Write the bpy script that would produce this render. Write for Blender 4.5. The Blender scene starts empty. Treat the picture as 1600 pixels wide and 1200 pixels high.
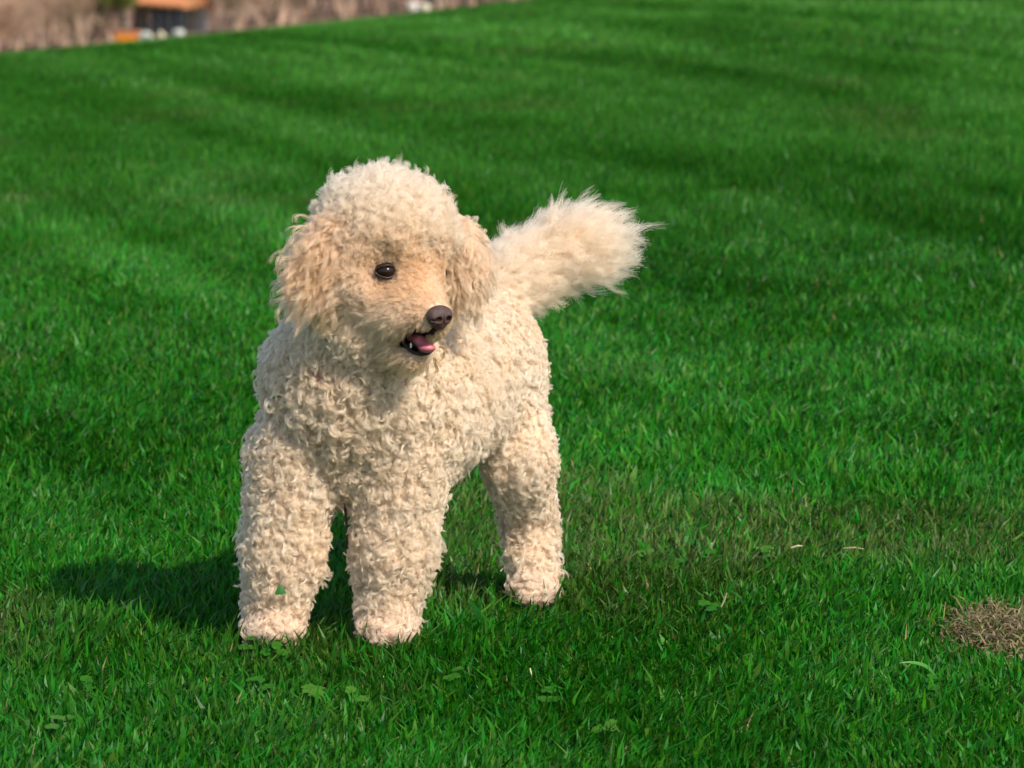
import bpy, math, random
import numpy as np
from mathutils import Vector, Matrix

rng = np.random.default_rng(7)
random.seed(7)
SC = bpy.context.scene
COL = SC.collection

# ------------------------------------------------------------------ camera, world, sun, exposure
CAM = np.array([0.0, -4.5, 0.95])
PITCH = math.radians(8.65)
FPX = 6990.0
cam_d = bpy.data.cameras.new('camera')
cam_d.sensor_width = 36.0
cam_d.lens = 36.0 * FPX / 1600.0
cam_d.clip_start = 0.1
cam_d.clip_end = 3000.0
cam_d.dof.use_dof = True
cam_d.dof.focus_distance = 4.50
cam_d.dof.aperture_fstop = 15.5
cam = bpy.data.objects.new('camera', cam_d)
cam.location = CAM
cam.rotation_euler = (math.radians(90) - PITCH, 0, 0)
COL.objects.link(cam)
SC.camera = cam

SUN_DIR = Vector((0.335, -0.40, 0.49)).normalized()      # from the dog towards the sun
sun_el = math.asin(SUN_DIR.z)
world = bpy.data.worlds.new('World')
SC.world = world
world.use_nodes = True
wn = world.node_tree
wn.nodes.clear()
w_out = wn.nodes.new('ShaderNodeOutputWorld')
w_bg = wn.nodes.new('ShaderNodeBackground')
w_sky = wn.nodes.new('ShaderNodeTexSky')
w_sky.sky_type = 'NISHITA'
w_sky.sun_disc = False
w_sky.sun_elevation = sun_el
w_sky.sun_rotation = math.atan2(SUN_DIR.x, SUN_DIR.y)
w_bg.inputs['Strength'].default_value = 0.15
wn.links.new(w_sky.outputs[0], w_bg.inputs[0])
wn.links.new(w_bg.outputs[0], w_out.inputs[0])

sun_d = bpy.data.lights.new('sun', 'SUN')
sun_d.energy = 4.35
sun_d.angle = math.radians(0.6)
sun_d.color = (1.0, 0.94, 0.84)
sun = bpy.data.objects.new('sun', sun_d)
sun.rotation_euler = SUN_DIR.to_track_quat('Z', 'Y').to_euler()
COL.objects.link(sun)

SC.view_settings.view_transform = 'Standard'
SC.view_settings.look = 'None'
SC.view_settings.gamma = 1.0
SC.view_settings.exposure = 0.20
SC.view_settings.use_curve_mapping = False
SC.render.engine = 'CYCLES'
cy = SC.cycles
cy.use_denoising = True
cy.max_bounces = 12
cy.diffuse_bounces = 4
cy.glossy_bounces = 4
cy.transmission_bounces = 12
cy.transparent_max_bounces = 8
cy.caustics_reflective = False
cy.caustics_refractive = False

# ------------------------------------------------------------------ helpers
_fwd = np.array([0.0, math.cos(PITCH), -math.sin(PITCH)])
_up = np.array([0.0, math.sin(PITCH), math.cos(PITCH)])


def W(u, v, y):
    """the place at depth y that shows at (u, v) of the photograph"""
    d = _fwd + np.array([1.0, 0, 0]) * (u - 800.0) / FPX + _up * (600.0 - v) / FPX
    t = (y - CAM[1]) / d[1]
    return CAM + d * t


def tag(o, label=None, cat=None, group=None, kind=None):
    if label: o['label'] = label
    if cat: o['category'] = cat
    if group: o['group'] = group
    if kind: o['kind'] = kind
    return o


def link(name, data, parent=None):
    o = bpy.data.objects.new(name, data)
    COL.objects.link(o)
    if parent is not None:
        o.parent = parent
    return o


def empty(name, loc):
    o = bpy.data.objects.new(name, None)
    o.empty_display_size = 0.05
    o.location = loc
    COL.objects.link(o)
    return o


def mesh_np(name, verts, faces, mat, smooth=False):
    """faces: (n,k) array or list of arrays with different k"""
    me = bpy.data.meshes.new(name)
    if not isinstance(faces, list):
        faces = [faces]
    faces = [np.asarray(f, dtype=np.int32) for f in faces if len(f)]
    me.vertices.add(len(verts))
    me.vertices.foreach_set('co', np.asarray(verts, dtype=np.float32).ravel())
    loops = np.concatenate([f.ravel() for f in faces])
    tot = np.concatenate([np.full(len(f), f.shape[1], dtype=np.int32) for f in faces])
    start = np.concatenate([[0], np.cumsum(tot)[:-1]]).astype(np.int32)
    me.loops.add(len(loops))
    me.loops.foreach_set('vertex_index', loops)
    me.polygons.add(len(tot))
    me.polygons.foreach_set('loop_start', start)
    me.polygons.foreach_set('loop_total', tot)
    me.polygons.foreach_set('use_smooth', np.full(len(tot), smooth, dtype=bool))
    me.update(calc_edges=True)
    me.materials.append(mat)
    return me


def set_col(me, name, cols, domain='POINT'):
    a = me.attributes.new(name, 'FLOAT_COLOR', domain)
    c = np.ones((len(cols), 4), dtype=np.float32)
    c[:, :3] = cols
    a.data.foreach_set('color', c.ravel())


def unit(a):
    return a / np.maximum(np.linalg.norm(a, axis=-1, keepdims=True), 1e-9)


def sstep(a, b, x):
    t = np.clip((x - a) / (b - a), 0, 1)
    return t * t * (3 - 2 * t)


_lat = np.random.default_rng(99).random((256, 256))


def noise2(x, y, seed=0):
    """value noise 0..1"""
    x = np.asarray(x, float) + seed * 17.31
    y = np.asarray(y, float) + seed * 31.77
    xi = np.floor(x).astype(int); yi = np.floor(y).astype(int)
    fx = x - xi; fy = y - yi
    fx = fx * fx * (3 - 2 * fx); fy = fy * fy * (3 - 2 * fy)
    a = _lat[xi % 256, yi % 256]; b = _lat[(xi + 1) % 256, yi % 256]
    c = _lat[xi % 256, (yi + 1) % 256]; d = _lat[(xi + 1) % 256, (yi + 1) % 256]
    return (a * (1 - fx) + b * fx) * (1 - fy) + (c * (1 - fx) + d * fx) * fy


def fbm(x, y, seed=0, oct=3):
    s = 0; a = 0.5; n = 0
    for i in range(oct):
        s = s + a * noise2(x * 2 ** i, y * 2 ** i, seed + i * 3)
        n += a; a *= 0.5
    return s / n


# ------------------------------------------------------------------ materials
def mat_new(name):
    m = bpy.data.materials.new(name)
    m.use_nodes = True
    m.node_tree.nodes.clear()
    return m, m.node_tree


def principled(name, col, rough=0.6, spec=0.5, noise=None, bump=None, attr=None, subsurf=0, coat=0):
    m, t = mat_new(name)
    out = t.nodes.new('ShaderNodeOutputMaterial')
    b = t.nodes.new('ShaderNodeBsdfPrincipled')
    b.inputs['Roughness'].default_value = rough
    b.inputs['Specular IOR Level'].default_value = spec
    b.inputs['Base Color'].default_value = (*col, 1)
    if subsurf:
        b.inputs['Subsurface Weight'].default_value = subsurf
        b.inputs['Subsurface Radius'].default_value = (0.01, 0.004, 0.002)
        b.inputs['Subsurface Scale'].default_value = 0.3
    if coat:
        b.inputs['Coat Weight'].default_value = coat
        b.inputs['Coat Roughness'].default_value = 0.08
    src = None
    if attr:
        a = t.nodes.new('ShaderNodeAttribute'); a.attribute_name = attr
        src = a.outputs['Color']
    if noise:
        sc, amt = noise[:2]
        tc = t.nodes.new('ShaderNodeTexCoord')
        n = t.nodes.new('ShaderNodeTexNoise'); n.inputs['Scale'].default_value = sc
        n.inputs['Detail'].default_value = 5
        t.links.new(tc.outputs['Object'], n.inputs['Vector'])
        r = t.nodes.new('ShaderNodeMapRange')
        r.inputs['From Min'].default_value = 0.3; r.inputs['From Max'].default_value = 0.7
        r.inputs['To Min'].default_value = 1 - amt; r.inputs['To Max'].default_value = 1 + amt
        t.links.new(n.outputs['Fac'], r.inputs['Value'])
        mx = t.nodes.new('ShaderNodeVectorMath'); mx.operation = 'SCALE'
        if src is not None: t.links.new(src, mx.inputs[0])
        else: mx.inputs[0].default_value = col
        t.links.new(r.outputs[0], mx.inputs['Scale'])
        src = mx.outputs[0]
    if src is not None:
        t.links.new(src, b.inputs['Base Color'])
    if bump:
        sc, dist = bump
        tc = t.nodes.new('ShaderNodeTexCoord')
        n = t.nodes.new('ShaderNodeTexNoise'); n.inputs['Scale'].default_value = sc
        n.inputs['Detail'].default_value = 4
        t.links.new(tc.outputs['Object'], n.inputs['Vector'])
        bp = t.nodes.new('ShaderNodeBump'); bp.inputs['Distance'].default_value = dist
        bp.inputs['Strength'].default_value = 0.8
        t.links.new(n.outputs['Fac'], bp.inputs['Height'])
        t.links.new(bp.outputs[0], b.inputs['Normal'])
    t.links.new(b.outputs[0], out.inputs[0])
    return m


def leafy(name, attr=None, col=(0.05, 0.2, 0.02), rough=0.42, trans=0.35, spec=0.4):
    """thin leaf: gloss + diffuse + light coming through"""
    m, t = mat_new(name)
    out = t.nodes.new('ShaderNodeOutputMaterial')
    b = t.nodes.new('ShaderNodeBsdfPrincipled')
    b.inputs['Roughness'].default_value = rough
    b.inputs['Specular IOR Level'].default_value = spec
    tr = t.nodes.new('ShaderNodeBsdfTranslucent')
    mx = t.nodes.new('ShaderNodeMixShader'); mx.inputs[0].default_value = trans
    if attr:
        a = t.nodes.new('ShaderNodeAttribute'); a.attribute_name = attr
        t.links.new(a.outputs['Color'], b.inputs['Base Color'])
        g = t.nodes.new('ShaderNodeVectorMath'); g.operation = 'MULTIPLY'
        g.inputs[1].default_value = (1.25, 1.25, 0.6)
        t.links.new(a.outputs['Color'], g.inputs[0])
        t.links.new(g.outputs[0], tr.inputs['Color'])
    else:
        b.inputs['Base Color'].default_value = (*col, 1)
        tr.inputs['Color'].default_value = (col[0] * 1.3, col[1] * 1.2, col[2] * 0.6, 1)
    t.links.new(b.outputs[0], mx.inputs[1]); t.links.new(tr.outputs[0], mx.inputs[2])
    t.links.new(mx.outputs[0], out.inputs[0])
    return m


def fur_mat(name, rough=0.30):
    m, t = mat_new(name)
    out = t.nodes.new('ShaderNodeOutputMaterial')
    a = t.nodes.new('ShaderNodeAttribute'); a.attribute_name = 'tint'
    h = t.nodes.new('ShaderNodeBsdfHairPrincipled')
    h.parametrization = 'COLOR'
    h.inputs['Roughness'].default_value = rough
    h.inputs['Radial Roughness'].default_value = 0.38
    h.inputs['Coat'].default_value = 0.35
    h.inputs['IOR'].default_value = 1.5
    h.inputs['Random Roughness'].default_value = 0.2
    t.links.new(a.outputs['Color'], h.inputs['Color'])
    d = t.nodes.new('ShaderNodeBsdfDiffuse')
    t.links.new(a.outputs['Color'], d.inputs['Color'])
    mx = t.nodes.new('ShaderNodeMixShader'); mx.inputs[0].default_value = 0.30
    t.links.new(h.outputs[0], mx.inputs[1]); t.links.new(d.outputs[0], mx.inputs[2])
    t.links.new(mx.outputs[0], out.inputs[0])
    return m


M_BLADE = leafy('grass_blade_material', attr='tint', rough=0.42, trans=0.32, spec=0.20)
M_FUR = fur_mat('curly_fur_material')

# ------------------------------------------------------------------ terrain
GZ = -0.013


def MW(u, v, y):
    return W(u - 7.0, v - 8.0, y)


def terrain(x, y):
    x = np.asarray(x, float); y = np.asarray(y, float)
    s = np.maximum(y, 0.0)
    a = x / np.maximum(y + 4.5, 4.0)
    k = np.clip(0.00164 - 0.0071 * a, 0.0007, 0.0036)
    S = 26.0
    lawn = -k * np.minimum(s, S) ** 2 - 2 * k * S * np.maximum(s - S, 0)
    lawn = lawn - 0.021 * sstep(1.5, 9.0, s)
    lawn = lawn + GZ + 0.012 * (noise2(x * 0.9, y * 0.9, 4) - 0.5) * sstep(0.4, 2.0, np.hypot(x + 0.1, y - 0.1))
    valley = -26.05 + 0.10 * (np.clip(x, -90, 40) + 39.0) + 0.30 * np.maximum(y - 362.0, 0) ** 1.0 * sstep(355, 420, y)
    w = sstep(40, 300, s)
    return lawn * (1 - w) + valley * w


def ground_material():
    m, t = mat_new('lawn_soil_material')
    out = t.nodes.new('ShaderNodeOutputMaterial')
    b = t.nodes.new('ShaderNodeBsdfPrincipled')
    b.inputs['Roughness'].default_value = 0.9
    b.inputs['Specular IOR Level'].default_value = 0.1
    g = t.nodes.new('ShaderNodeNewGeometry')
    sx = t.nodes.new('ShaderNodeSeparateXYZ')
    t.links.new(g.outputs['Position'], sx.inputs[0])
    n = t.nodes.new('ShaderNodeTexNoise'); n.inputs['Scale'].default_value = 7.0
    n.inputs['Detail'].default_value = 8; n.inputs['Roughness'].default_value = 0.65
    t.links.new(g.outputs['Position'], n.inputs['Vector'])
    soil = t.nodes.new('ShaderNodeValToRGB')
    soil.color_ramp.elements[0].position = 0.35; soil.color_ramp.elements[0].color = (0.016, 0.072, 0.006, 1)
    soil.color_ramp.elements[1].position = 0.7; soil.color_ramp.elements[1].color = (0.045, 0.135, 0.014, 1)
    t.links.new(n.outputs['Fac'], soil.inputs[0])
    litter = t.nodes.new('ShaderNodeValToRGB')
    litter.color_ramp.elements[0].position = 0.3; litter.color_ramp.elements[0].color = (0.27, 0.18, 0.13, 1)
    litter.color_ramp.elements[1].position = 0.7; litter.color_ramp.elements[1].color = (0.46, 0.33, 0.24, 1)
    n2 = t.nodes.new('ShaderNodeTexNoise'); n2.inputs['Scale'].default_value = 0.45
    n2.inputs['Detail'].default_value = 6
    t.links.new(g.outputs['Position'], n2.inputs['Vector'])
    t.links.new(n2.outputs['Fac'], litter.inputs[0])
    mr = t.nodes.new('ShaderNodeMapRange')
    mr.inputs['From Min'].default_value = 344.5; mr.inputs['From Max'].default_value = 346.0
    t.links.new(sx.outputs['Y'], mr.inputs['Value'])
    mx = t.nodes.new('ShaderNodeMix'); mx.data_type = 'RGBA'
    t.links.new(mr.outputs[0], mx.inputs[0])
    t.links.new(soil.outputs[0], mx.inputs[6]); t.links.new(litter.outputs[0], mx.inputs[7])
    t.links.new(mx.outputs[2], b.inputs['Base Color'])
    t.links.new(b.outputs[0], out.inputs[0])
    return m


def build_ground():
    ys = np.concatenate([np.arange(-8, 0, 0.5), np.arange(0, 30, 0.35), np.arange(30, 100, 2.5),
                         np.arange(100, 340, 8), np.arange(340, 430, 2.5), np.arange(430, 900, 30)])
    t = np.linspace(-1, 1, 161)
    xt = np.sign(t) * (0.12 * np.abs(t) + 0.88 * np.abs(t) ** 3)
    X = xt[None, :] * (30 + 0.9 * np.maximum(ys, 0))[:, None]
    Y = np.repeat(ys[:, None], len(t), 1)
    Z = terrain(X, Y)
    V = np.stack([X, Y, Z], -1).reshape(-1, 3)
    n, m = len(ys), len(t)
    i = np.arange(n - 1)[:, None] * m + np.arange(m - 1)[None, :]
    i = i.ravel()
    F = np.stack([i, i + 1, i + 1 + m, i + m], -1)
    o = link('ground', mesh_np('ground', V, F, ground_material(), True))
    tag(o, 'green lawn slope rolling down behind the crest to a brown wooded valley', 'ground', kind='structure')


build_ground()

# ------------------------------------------------------------------ grass
PAWS = [W(428, 985, 0.0), W(603, 985, 0.0), W(832, 930, 0.20), W(632, 925, 0.26)]
DRY = W(1560, 962, 0.06)


def stripe(x, y):
    """0..1: how the mower left the grass lying, in long bands"""
    w = x + 0.26 * y + 0.25 * np.sin(y * 0.22)
    b = noise2(w * 7.0, y * 0.40, 11) * 0.5 + noise2(w * 2.6, y * 0.22, 12) * 0.5
    p = fbm(x * 2.2, y * 1.3, 21)
    far = sstep(0.8, 3.5, y)
    v = 0.5 + (b - 0.5) * (0.6 + 0.7 * far) + (p - 0.5) * (0.9 - 0.45 * far)
    return np.clip(v, 0, 1)


def make_blades(n, y0, y1, hx, h0, wd, segs, lat0=0.0, power=1.0):
    """n blades between depths y0 and y1, hx(y) half width of the band"""
    yy = np.empty(0); xx = np.empty(0)
    while len(yy) < n:
        y = y0 + (y1 - y0) * rng.random(n * 2)
        keep = rng.random(n * 2) < hx(y) / hx(np.array(y1))
        y = y[keep]
        x = (rng.random(len(y)) * 2 - 1) * hx(y)
        yy = np.concatenate([yy, y]); xx = np.concatenate([xx, x])
    x = xx[:n]; y = yy[:n]
    # clumping: pull roots towards tuft centres
    cx = np.round(x / 0.022 + noise2(x * 9, y * 9, 5)) * 0.022
    cyy = np.round(y / 0.022 + noise2(x * 9, y * 9, 6)) * 0.022
    x = x + (cx - x) * 0.35 * rng.random(n); y = y + (cyy - y) * 0.35 * rng.random(n)
    d = np.full(n, 9.0)
    for p in PAWS:
        d = np.minimum(d, np.hypot(x - p[0], y - p[1]))
    dry = np.hypot((x - DRY[0]) / 0.060, (y - DRY[1]) / 0.13) + 1.0 * (noise2(x * 32, y * 22, 9) - 0.5)
    keep = (d > 0.015) & ~((dry < 1) & (rng.random(n) < 0.72))
    x = x[keep]; y = y[keep]; n = len(x); dry = dry[keep]
    z = terrain(x, y)
    st = stripe(x, y)
    dense = fbm(x * 5, y * 3, 31)
    h = h0 * (0.6 + 0.55 * rng.random(n) + 0.65 * (dense - 0.4)) * (1 + 0.45 * (rng.random(n) > 0.94))
    h = h * (1 + 0.30 * (d[keep] < 0.05) * (d[keep] > .024)) * (0.6 + 0.4 * sstep(0.0, 0.5, np.abs(dry - 0.7)))
    h = np.clip(h, 0.006, 0.07)
    wid = wd * (0.55 + 0.9 * rng.random(n) ** 1.5)
    strawy = rng.random(n)
    st_lim = (0.026 + 0.03 * sstep(0.56, 0.75, fbm(x * 2.3 + 5, y * 1.5, 61))) * (1 - 0.85 * sstep(1.0, 6, y)) + 0.4 * (dry < 1.3)
    straw = strawy < st_lim
    wid[rng.random(n) < .05] *= 1.7
    wid[straw] *= .5; h[straw] *= .75
    ang = rng.random(n) * 2 * math.pi                 # direction of lean
    patch = (noise2(x * 7, y * 5, 41) - 0.5) * 5.0
    base = np.stack([np.cos(patch), np.sin(patch)], -1) * 0.16
    mow = np.stack([np.full(n, 0.03), (st - 0.5) * 1.0], -1)
    lean = np.stack([np.cos(ang), np.sin(ang)], -1) * (0.12 + 0.65 * rng.random(n)[:, None] ** 1.6) + base + mow
    # width axis random
    wa = rng.random(n) * math.pi
    wv = np.stack([np.cos(wa), np.sin(wa), np.zeros(n)], -1)
    root = np.stack([x, y, z - 0.004], -1)
    ll = np.linalg.norm(lean, axis=1)
    L3 = np.concatenate([lean, np.zeros((n, 1))], 1)
    V = []
    if segs == 1:
        tip = root + L3 * h[:, None] * 0.8 + np.array([0, 0, 1]) * (h / np.sqrt(1 + 0.5 * ll ** 2))[:, None]
        V = np.stack([root - wv * wid[:, None] * .5, root + wv * wid[:, None] * .5, tip], 1)
        F = np.arange(n * 3).reshape(n, 3)
        faces = [F]; k = 3
    else:
        mid = root + L3 * (h * 0.32)[:, None] + np.array([0, 0, 1]) * (h * 0.6)[:, None]
        tip = root + L3 * (h * 0.95)[:, None] + np.array([0, 0, 1]) * (h * (1.0 - 0.22 * np.minimum(ll, 1.3)))[:, None]
        tw = rng.normal(0, 0.5, n)
        wv2 = np.stack([np.cos(wa + tw), np.sin(wa + tw), np.zeros(n)], -1)
        V = np.stack([root - wv * wid[:, None] * .42, root + wv * wid[:, None] * .42,
                      mid + wv2 * wid[:, None] * .5, mid - wv2 * wid[:, None] * .5, tip], 1)
        b = np.arange(n)[:, None] * 5
        faces = [b + np.array([[0, 1, 2, 3]]), b + np.array([[3, 2, 4]])]; k = 5
    # colour of each blade: its own pigment, lush and worn patches, straw, painted far sheen
    lush = fbm(x * 1.6, y * 0.8, 51)
    val = (0.45 + 0.95 * rng.random(n)) * (0.84 + 0.44 * st) * (1 + 0.22 * sstep(2.0, 9.0, y)) * (0.80 + 0.45 * lush)  # includes a painted lift for the hazy gloss of far grass
    hue = rng.random(n)
    g = np.stack([0.013 + 0.040 * hue ** 2, 0.176 + 0.02 * hue, 0.004 + 0.010 * rng.random(n)], -1)
    worn = sstep(0.62, 0.80, fbm(x * 2.3 + 5, y * 1.5, 61))[:, None] * (rng.random(n) < 0.6)[:, None]
    g = g * (1 - worn) + np.array([0.085, 0.140, 0.028]) * worn
    sheen = (sstep(1.0, 9.0, y) * (0.25 + 0.5 * st))[:, None]  # sheen of mown bands farther off, put into the blade colour
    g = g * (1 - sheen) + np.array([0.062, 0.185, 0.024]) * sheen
    yl = rng.random(n) < .09
    g[yl] = np.array([0.075, 0.175, 0.018])
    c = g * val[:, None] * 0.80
    c[straw] = np.array([0.40, 0.31, 0.14]) * (0.5 + 0.7 * rng.random(straw.sum()))[:, None]
    return V.reshape(-1, 3), faces, np.repeat(c, k, axis=0)


def build_grass():
    Vs, Fs4, Fs3, Cs = [], [], [], []
    off = 0
    zones = [
        (150000, -0.95, 0.9, lambda y: 0.14 * (y + 4.5) + 0.12, 0.026, 0.0034, 2),
        (150000, 0.9, 3.6, lambda y: 0.14 * (y + 4.5) + 0.12, 0.028, 0.0040, 2),
        (300000, 3.6, 9.0, lambda y: 0.14 * (y + 4.5) + 0.2, 0.027, 0.0052, 1),
        (420000, 9.0, 25.0, lambda y: 0.14 * (y + 4.5) + 0.3, 0.030, 0.0088, 1),
        (70000, -1.6, 6.0, lambda y: 0.26 * (y + 4.5) + 0.5, 0.026, 0.0080, 1),
        (90000, 6.0, 26.0, lambda y: 0.32 * (y + 4.5) + 0.5, 0.030, 0.0140, 1),
    ]
    for a in zones:
        V, F, C = make_blades(*a)
        for f in F:
            (Fs4 if f.shape[1] == 4 else Fs3).append(f + off)
        Vs.append(V); Cs.append(C); off += len(V)
    me = mesh_np('grass', np.concatenate(Vs), [np.concatenate(Fs4), np.concatenate(Fs3)], M_BLADE)
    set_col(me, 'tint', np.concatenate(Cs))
    tag(link('grass', me), 'dense short green lawn grass all around the dog, faintly striped by mowing', 'grass', kind='stuff')


build_grass()

# ------------------------------------------------------------------ dog: one body surface from blended rounded cones
class Prim:
    def __init__(s, kind, a, b, ra, rb=None, k=0.02):
        s.kind = kind; s.a = np.array(a, float); s.k = k
        if kind == 'cap':
            s.b = np.array(b, float); s.ra = ra; s.rb = ra if rb is None else rb
            m = max(s.ra, s.rb)
            s.lo = np.minimum(s.a, s.b) - m; s.hi = np.maximum(s.a, s.b) + m
        else:                                           # ellipsoid: b radii, ra rotation 3x3 or None
            s.b = np.array(b, float); s.R = ra
            m = s.b.max(); s.lo = s.a - m; s.hi = s.a + m

    def __call__(s, P):
        if s.kind == 'cap':
            ab = s.b - s.a
            t = np.clip(((P - s.a) @ ab) / (ab @ ab), 0, 1)
            return np.linalg.norm(P - s.a - t[..., None] * ab, axis=-1) - (s.ra + (s.rb - s.ra) * t)
        q = P - s.a
        if s.R is not None:
            q = q @ s.R
        k0 = np.linalg.norm(q / s.b, axis=-1)
        k1 = np.linalg.norm(q / s.b ** 2, axis=-1)
        return k0 * (k0 - 1.0) / np.maximum(k1, 1e-6)


def cap(a, b, ra, rb=None, k=0.02): return Prim('cap', a, b, ra, rb, k)
def ell(a, r, R=None, k=0.02): return Prim('ell', a, r, R, None, k)


def smin(a, b, k):
    h = np.maximum(k - np.abs(a - b), 0) / k
    return np.minimum(a, b) - h * h * k * 0.25


def surface(prims, cuts, vox, lo=None, hi=None):
    """signed distance on a grid, then surface nets"""
    lo = np.min([p.lo for p in prims], 0) - 3 * vox if lo is None else lo
    hi = np.max([p.hi for p in prims], 0) + 3 * vox if hi is None else hi
    n = np.ceil((hi - lo) / vox).astype(int) + 1
    ax = [lo[i] + vox * np.arange(n[i]) for i in range(3)]
    D = np.full(n, 0.05, dtype=np.float32)

    def box(p, pad):
        return tuple(slice(max(0, int((p.lo[i] - pad - lo[i]) / vox)), min(n[i], int((p.hi[i] + pad - lo[i]) / vox) + 2)) for i in range(3))

    def pts(s):
        return np.stack(np.meshgrid(ax[0][s[0]], ax[1][s[1]], ax[2][s[2]], indexing='ij'), -1)
    for p in prims:
        s = box(p, 0.035)
        D[s] = smin(D[s], p(pts(s)), p.k)
    for p in cuts:
        s = box(p, 0.02)
        D[s] = -smin(-D[s], p(pts(s)), p.k)
    # surface nets
    ins = D < 0
    nx, ny, nz = n
    c = np.zeros((nx - 1, ny - 1, nz - 1), dtype=np.int8)
    for dx in (0, 1):
        for dy in (0, 1):
            for dz in (0, 1):
                c += ins[dx:nx - 1 + dx, dy:ny - 1 + dy, dz:nz - 1 + dz]
    act = (c > 0) & (c < 8)
    idx = -np.ones(act.shape, dtype=np.int64)
    cells = np.argwhere(act)
    idx[act] = np.arange(len(cells))
    acc = np.zeros((len(cells), 3)); cnt = np.zeros(len(cells))
    corners = [(a, b, d) for a in (0, 1) for b in (0, 1) for d in (0, 1)]
    for p in corners:
        for axx in range(3):
            if p[axx]: continue
            q = list(p); q[axx] = 1
            A = D[cells[:, 0] + p[0], cells[:, 1] + p[1], cells[:, 2] + p[2]]
            B = D[cells[:, 0] + q[0], cells[:, 1] + q[1], cells[:, 2] + q[2]]
            m = (A < 0) != (B < 0)
            t = np.where(m, A / np.where(m, A - B, 1), 0)
            pt = np.array(p, float)[None] + np.eye(3)[axx] * t[:, None]
            acc[m] += pt[m]; cnt[m] += 1
    V = lo + vox * (cells + acc / cnt[:, None])
    F = []
    for axx in range(3):
        o1, o2 = [(1, 2), (2, 0), (0, 1)][axx]
        sl = [slice(1, n[i] - 1) for i in range(3)]
        a = ins[tuple(sl)]
        sl2 = list(sl); sl2[axx] = slice(2, n[axx])
        b = ins[tuple(sl2)]
        ed = np.argwhere(a != b) + 1
        flip = ins[ed[:, 0], ed[:, 1], ed[:, 2]]

        def ci(s1, s2):
            e = ed.copy(); e[:, o1] -= s1; e[:, o2] -= s2
            e = np.minimum(e, np.array(idx.shape) - 1)
            return idx[e[:, 0], e[:, 1], e[:, 2]]
        q = np.stack([ci(1, 1), ci(0, 1), ci(0, 0), ci(1, 0)], -1)
        q = np.where(flip[:, None], q, q[:, ::-1])
        F.append(q[(q >= 0).all(1)])
    F = np.concatenate(F)

    def grad(P):
        q = (P - lo) / vox
        i = np.clip(np.floor(q).astype(int), 1, n - 3)
        def at(o):
            j = i + o
            return D[j[:, 0], j[:, 1], j[:, 2]]
        g = np.stack([at(np.array([1, 0, 0])) - at(np.array([-1, 0, 0])) + at(np.array([1, 1, 1])) - at(np.array([-1, 1, 1])),
                      at(np.array([0, 1, 0])) - at(np.array([0, -1, 0])) + at(np.array([1, 1, 1])) - at(np.array([1, -1, 1])),
                      at(np.array([0, 0, 1])) - at(np.array([0, 0, -1])) + at(np.array([1, 1, 1])) - at(np.array([1, 1, -1]))], -1)
        return unit(g)
    return V, F, grad


YAW = math.radians(35)
FACE = np.array([math.sin(YAW), -math.cos(YAW), 0.0])          # where the face looks
SIDE = np.array([math.cos(YAW), math.sin(YAW), 0.0])           # across the face, to the photo's right
UP = np.array([0, 0, 1.0])
EYE_L = W(602, 423, -0.1015)
EYE_R = W(686, 426, -0.050)
NOSE = W(686, 494, -0.130)

G = {}
G['body'] = [
    cap(W(572, 500, -.03), W(545, 600, .02), .052, .074, .03),
    cap(W(545, 600, .03), W(537, 690, .035), .080, .057, .025),
    cap(W(590, 615, .05), W(735, 560, .22), .084, .060, .03),
    cap(W(610, 660, .06), W(705, 610, .16), .078, .062, .03),
    cap(W(740, 545, .215), W(752, 540, .235), .056, .052, .03),
]
G['leg'] = [
    cap(W(462, 705, .015), W(441, 860, .005), .045, .0325, .014),
    cap(W(443, 860, .005), W(430, 965, .0), .0335, .027, .02),
    ell(W(424, 983, -.012), (.0265, .034, .014), None, .015),
    cap(W(624, 705, .02), W(616, 860, .008), .050, .033, .014),
    cap(W(614, 860, .008), W(605, 965, .0), .034, .025, .02),
    ell(W(604, 983, -.012), (.0255, .034, .014), None, .015),
    cap(W(778, 590, .215), W(812, 720, .195), .044, .031, .03),
    cap(W(812, 720, .195), W(829, 820, .235), .031, .021, .02),
    cap(W(829, 820, .235), W(833, 890, .212), .021, .0225, .015),
    ell(W(834, 921, .190), (.022, .034, .014), None, .015),
    cap(W(650, 640, .25), W(636, 750, .24), .045, .030, .03),
    cap(W(636, 750, .24), W(632, 850, .29), .030, .020, .02),
    cap(W(632, 850, .29), W(632, 905, .27), .020, .021, .015),
    ell(W(632, 918, .250), (.025, .036, .016), None, .015),
]
G['tail'] = [
    cap(W(757, 475, .265), W(810, 425, .30), .031, .023, .02),
    cap(W(810, 425, .30), W(890, 390, .33), .020, .017, .02),
    cap(W(890, 390, .33), W(932, 386, .335), .020, .017, .02),
]
G['head'] = [
    ell(W(597, 358, -.035), (.056, .056, .043), None, .03),
    ell(W(604, 420, -.052), (.052, .050, .048), None, .025),
]
G['muzzle'] = [
    cap(W(640, 458, -.085), W(673, 496, -.114), .029, .0185, .018),
    ell(W(590, 480, -.055), (.040, .038, .036), None, .03),
    ell(W(634, 492, -.088), (.031, .028, .0225), None, .02),
    cap(W(606, 516, -.062), W(648, 552, -.094), .026, .013, .018),
]
_RL = np.array([[.95, 0, .30], [0, 1, 0], [-.30, 0, .95]])
G['ear_l'] = [ell(W(521, 410, -.074), (.037, .014, .040), _RL, .008),
              cap(W(535, 365, -.04), W(516, 400, -.06), .016, .016, .012)]
G['ear_r'] = [ell(W(722, 415, .010), (.014, .026, .042), None, .012),
              cap(W(695, 360, .0), W(718, 395, .008), .016, .016, .012)]
MOUTH = [cap(MW(631, 536, -.088), MW(694, 544, -.150), .0075, .0150, .004),
         cap(MW(655, 540, -.085), MW(672, 542, -.150), .0090, .0130, .004)]
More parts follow.
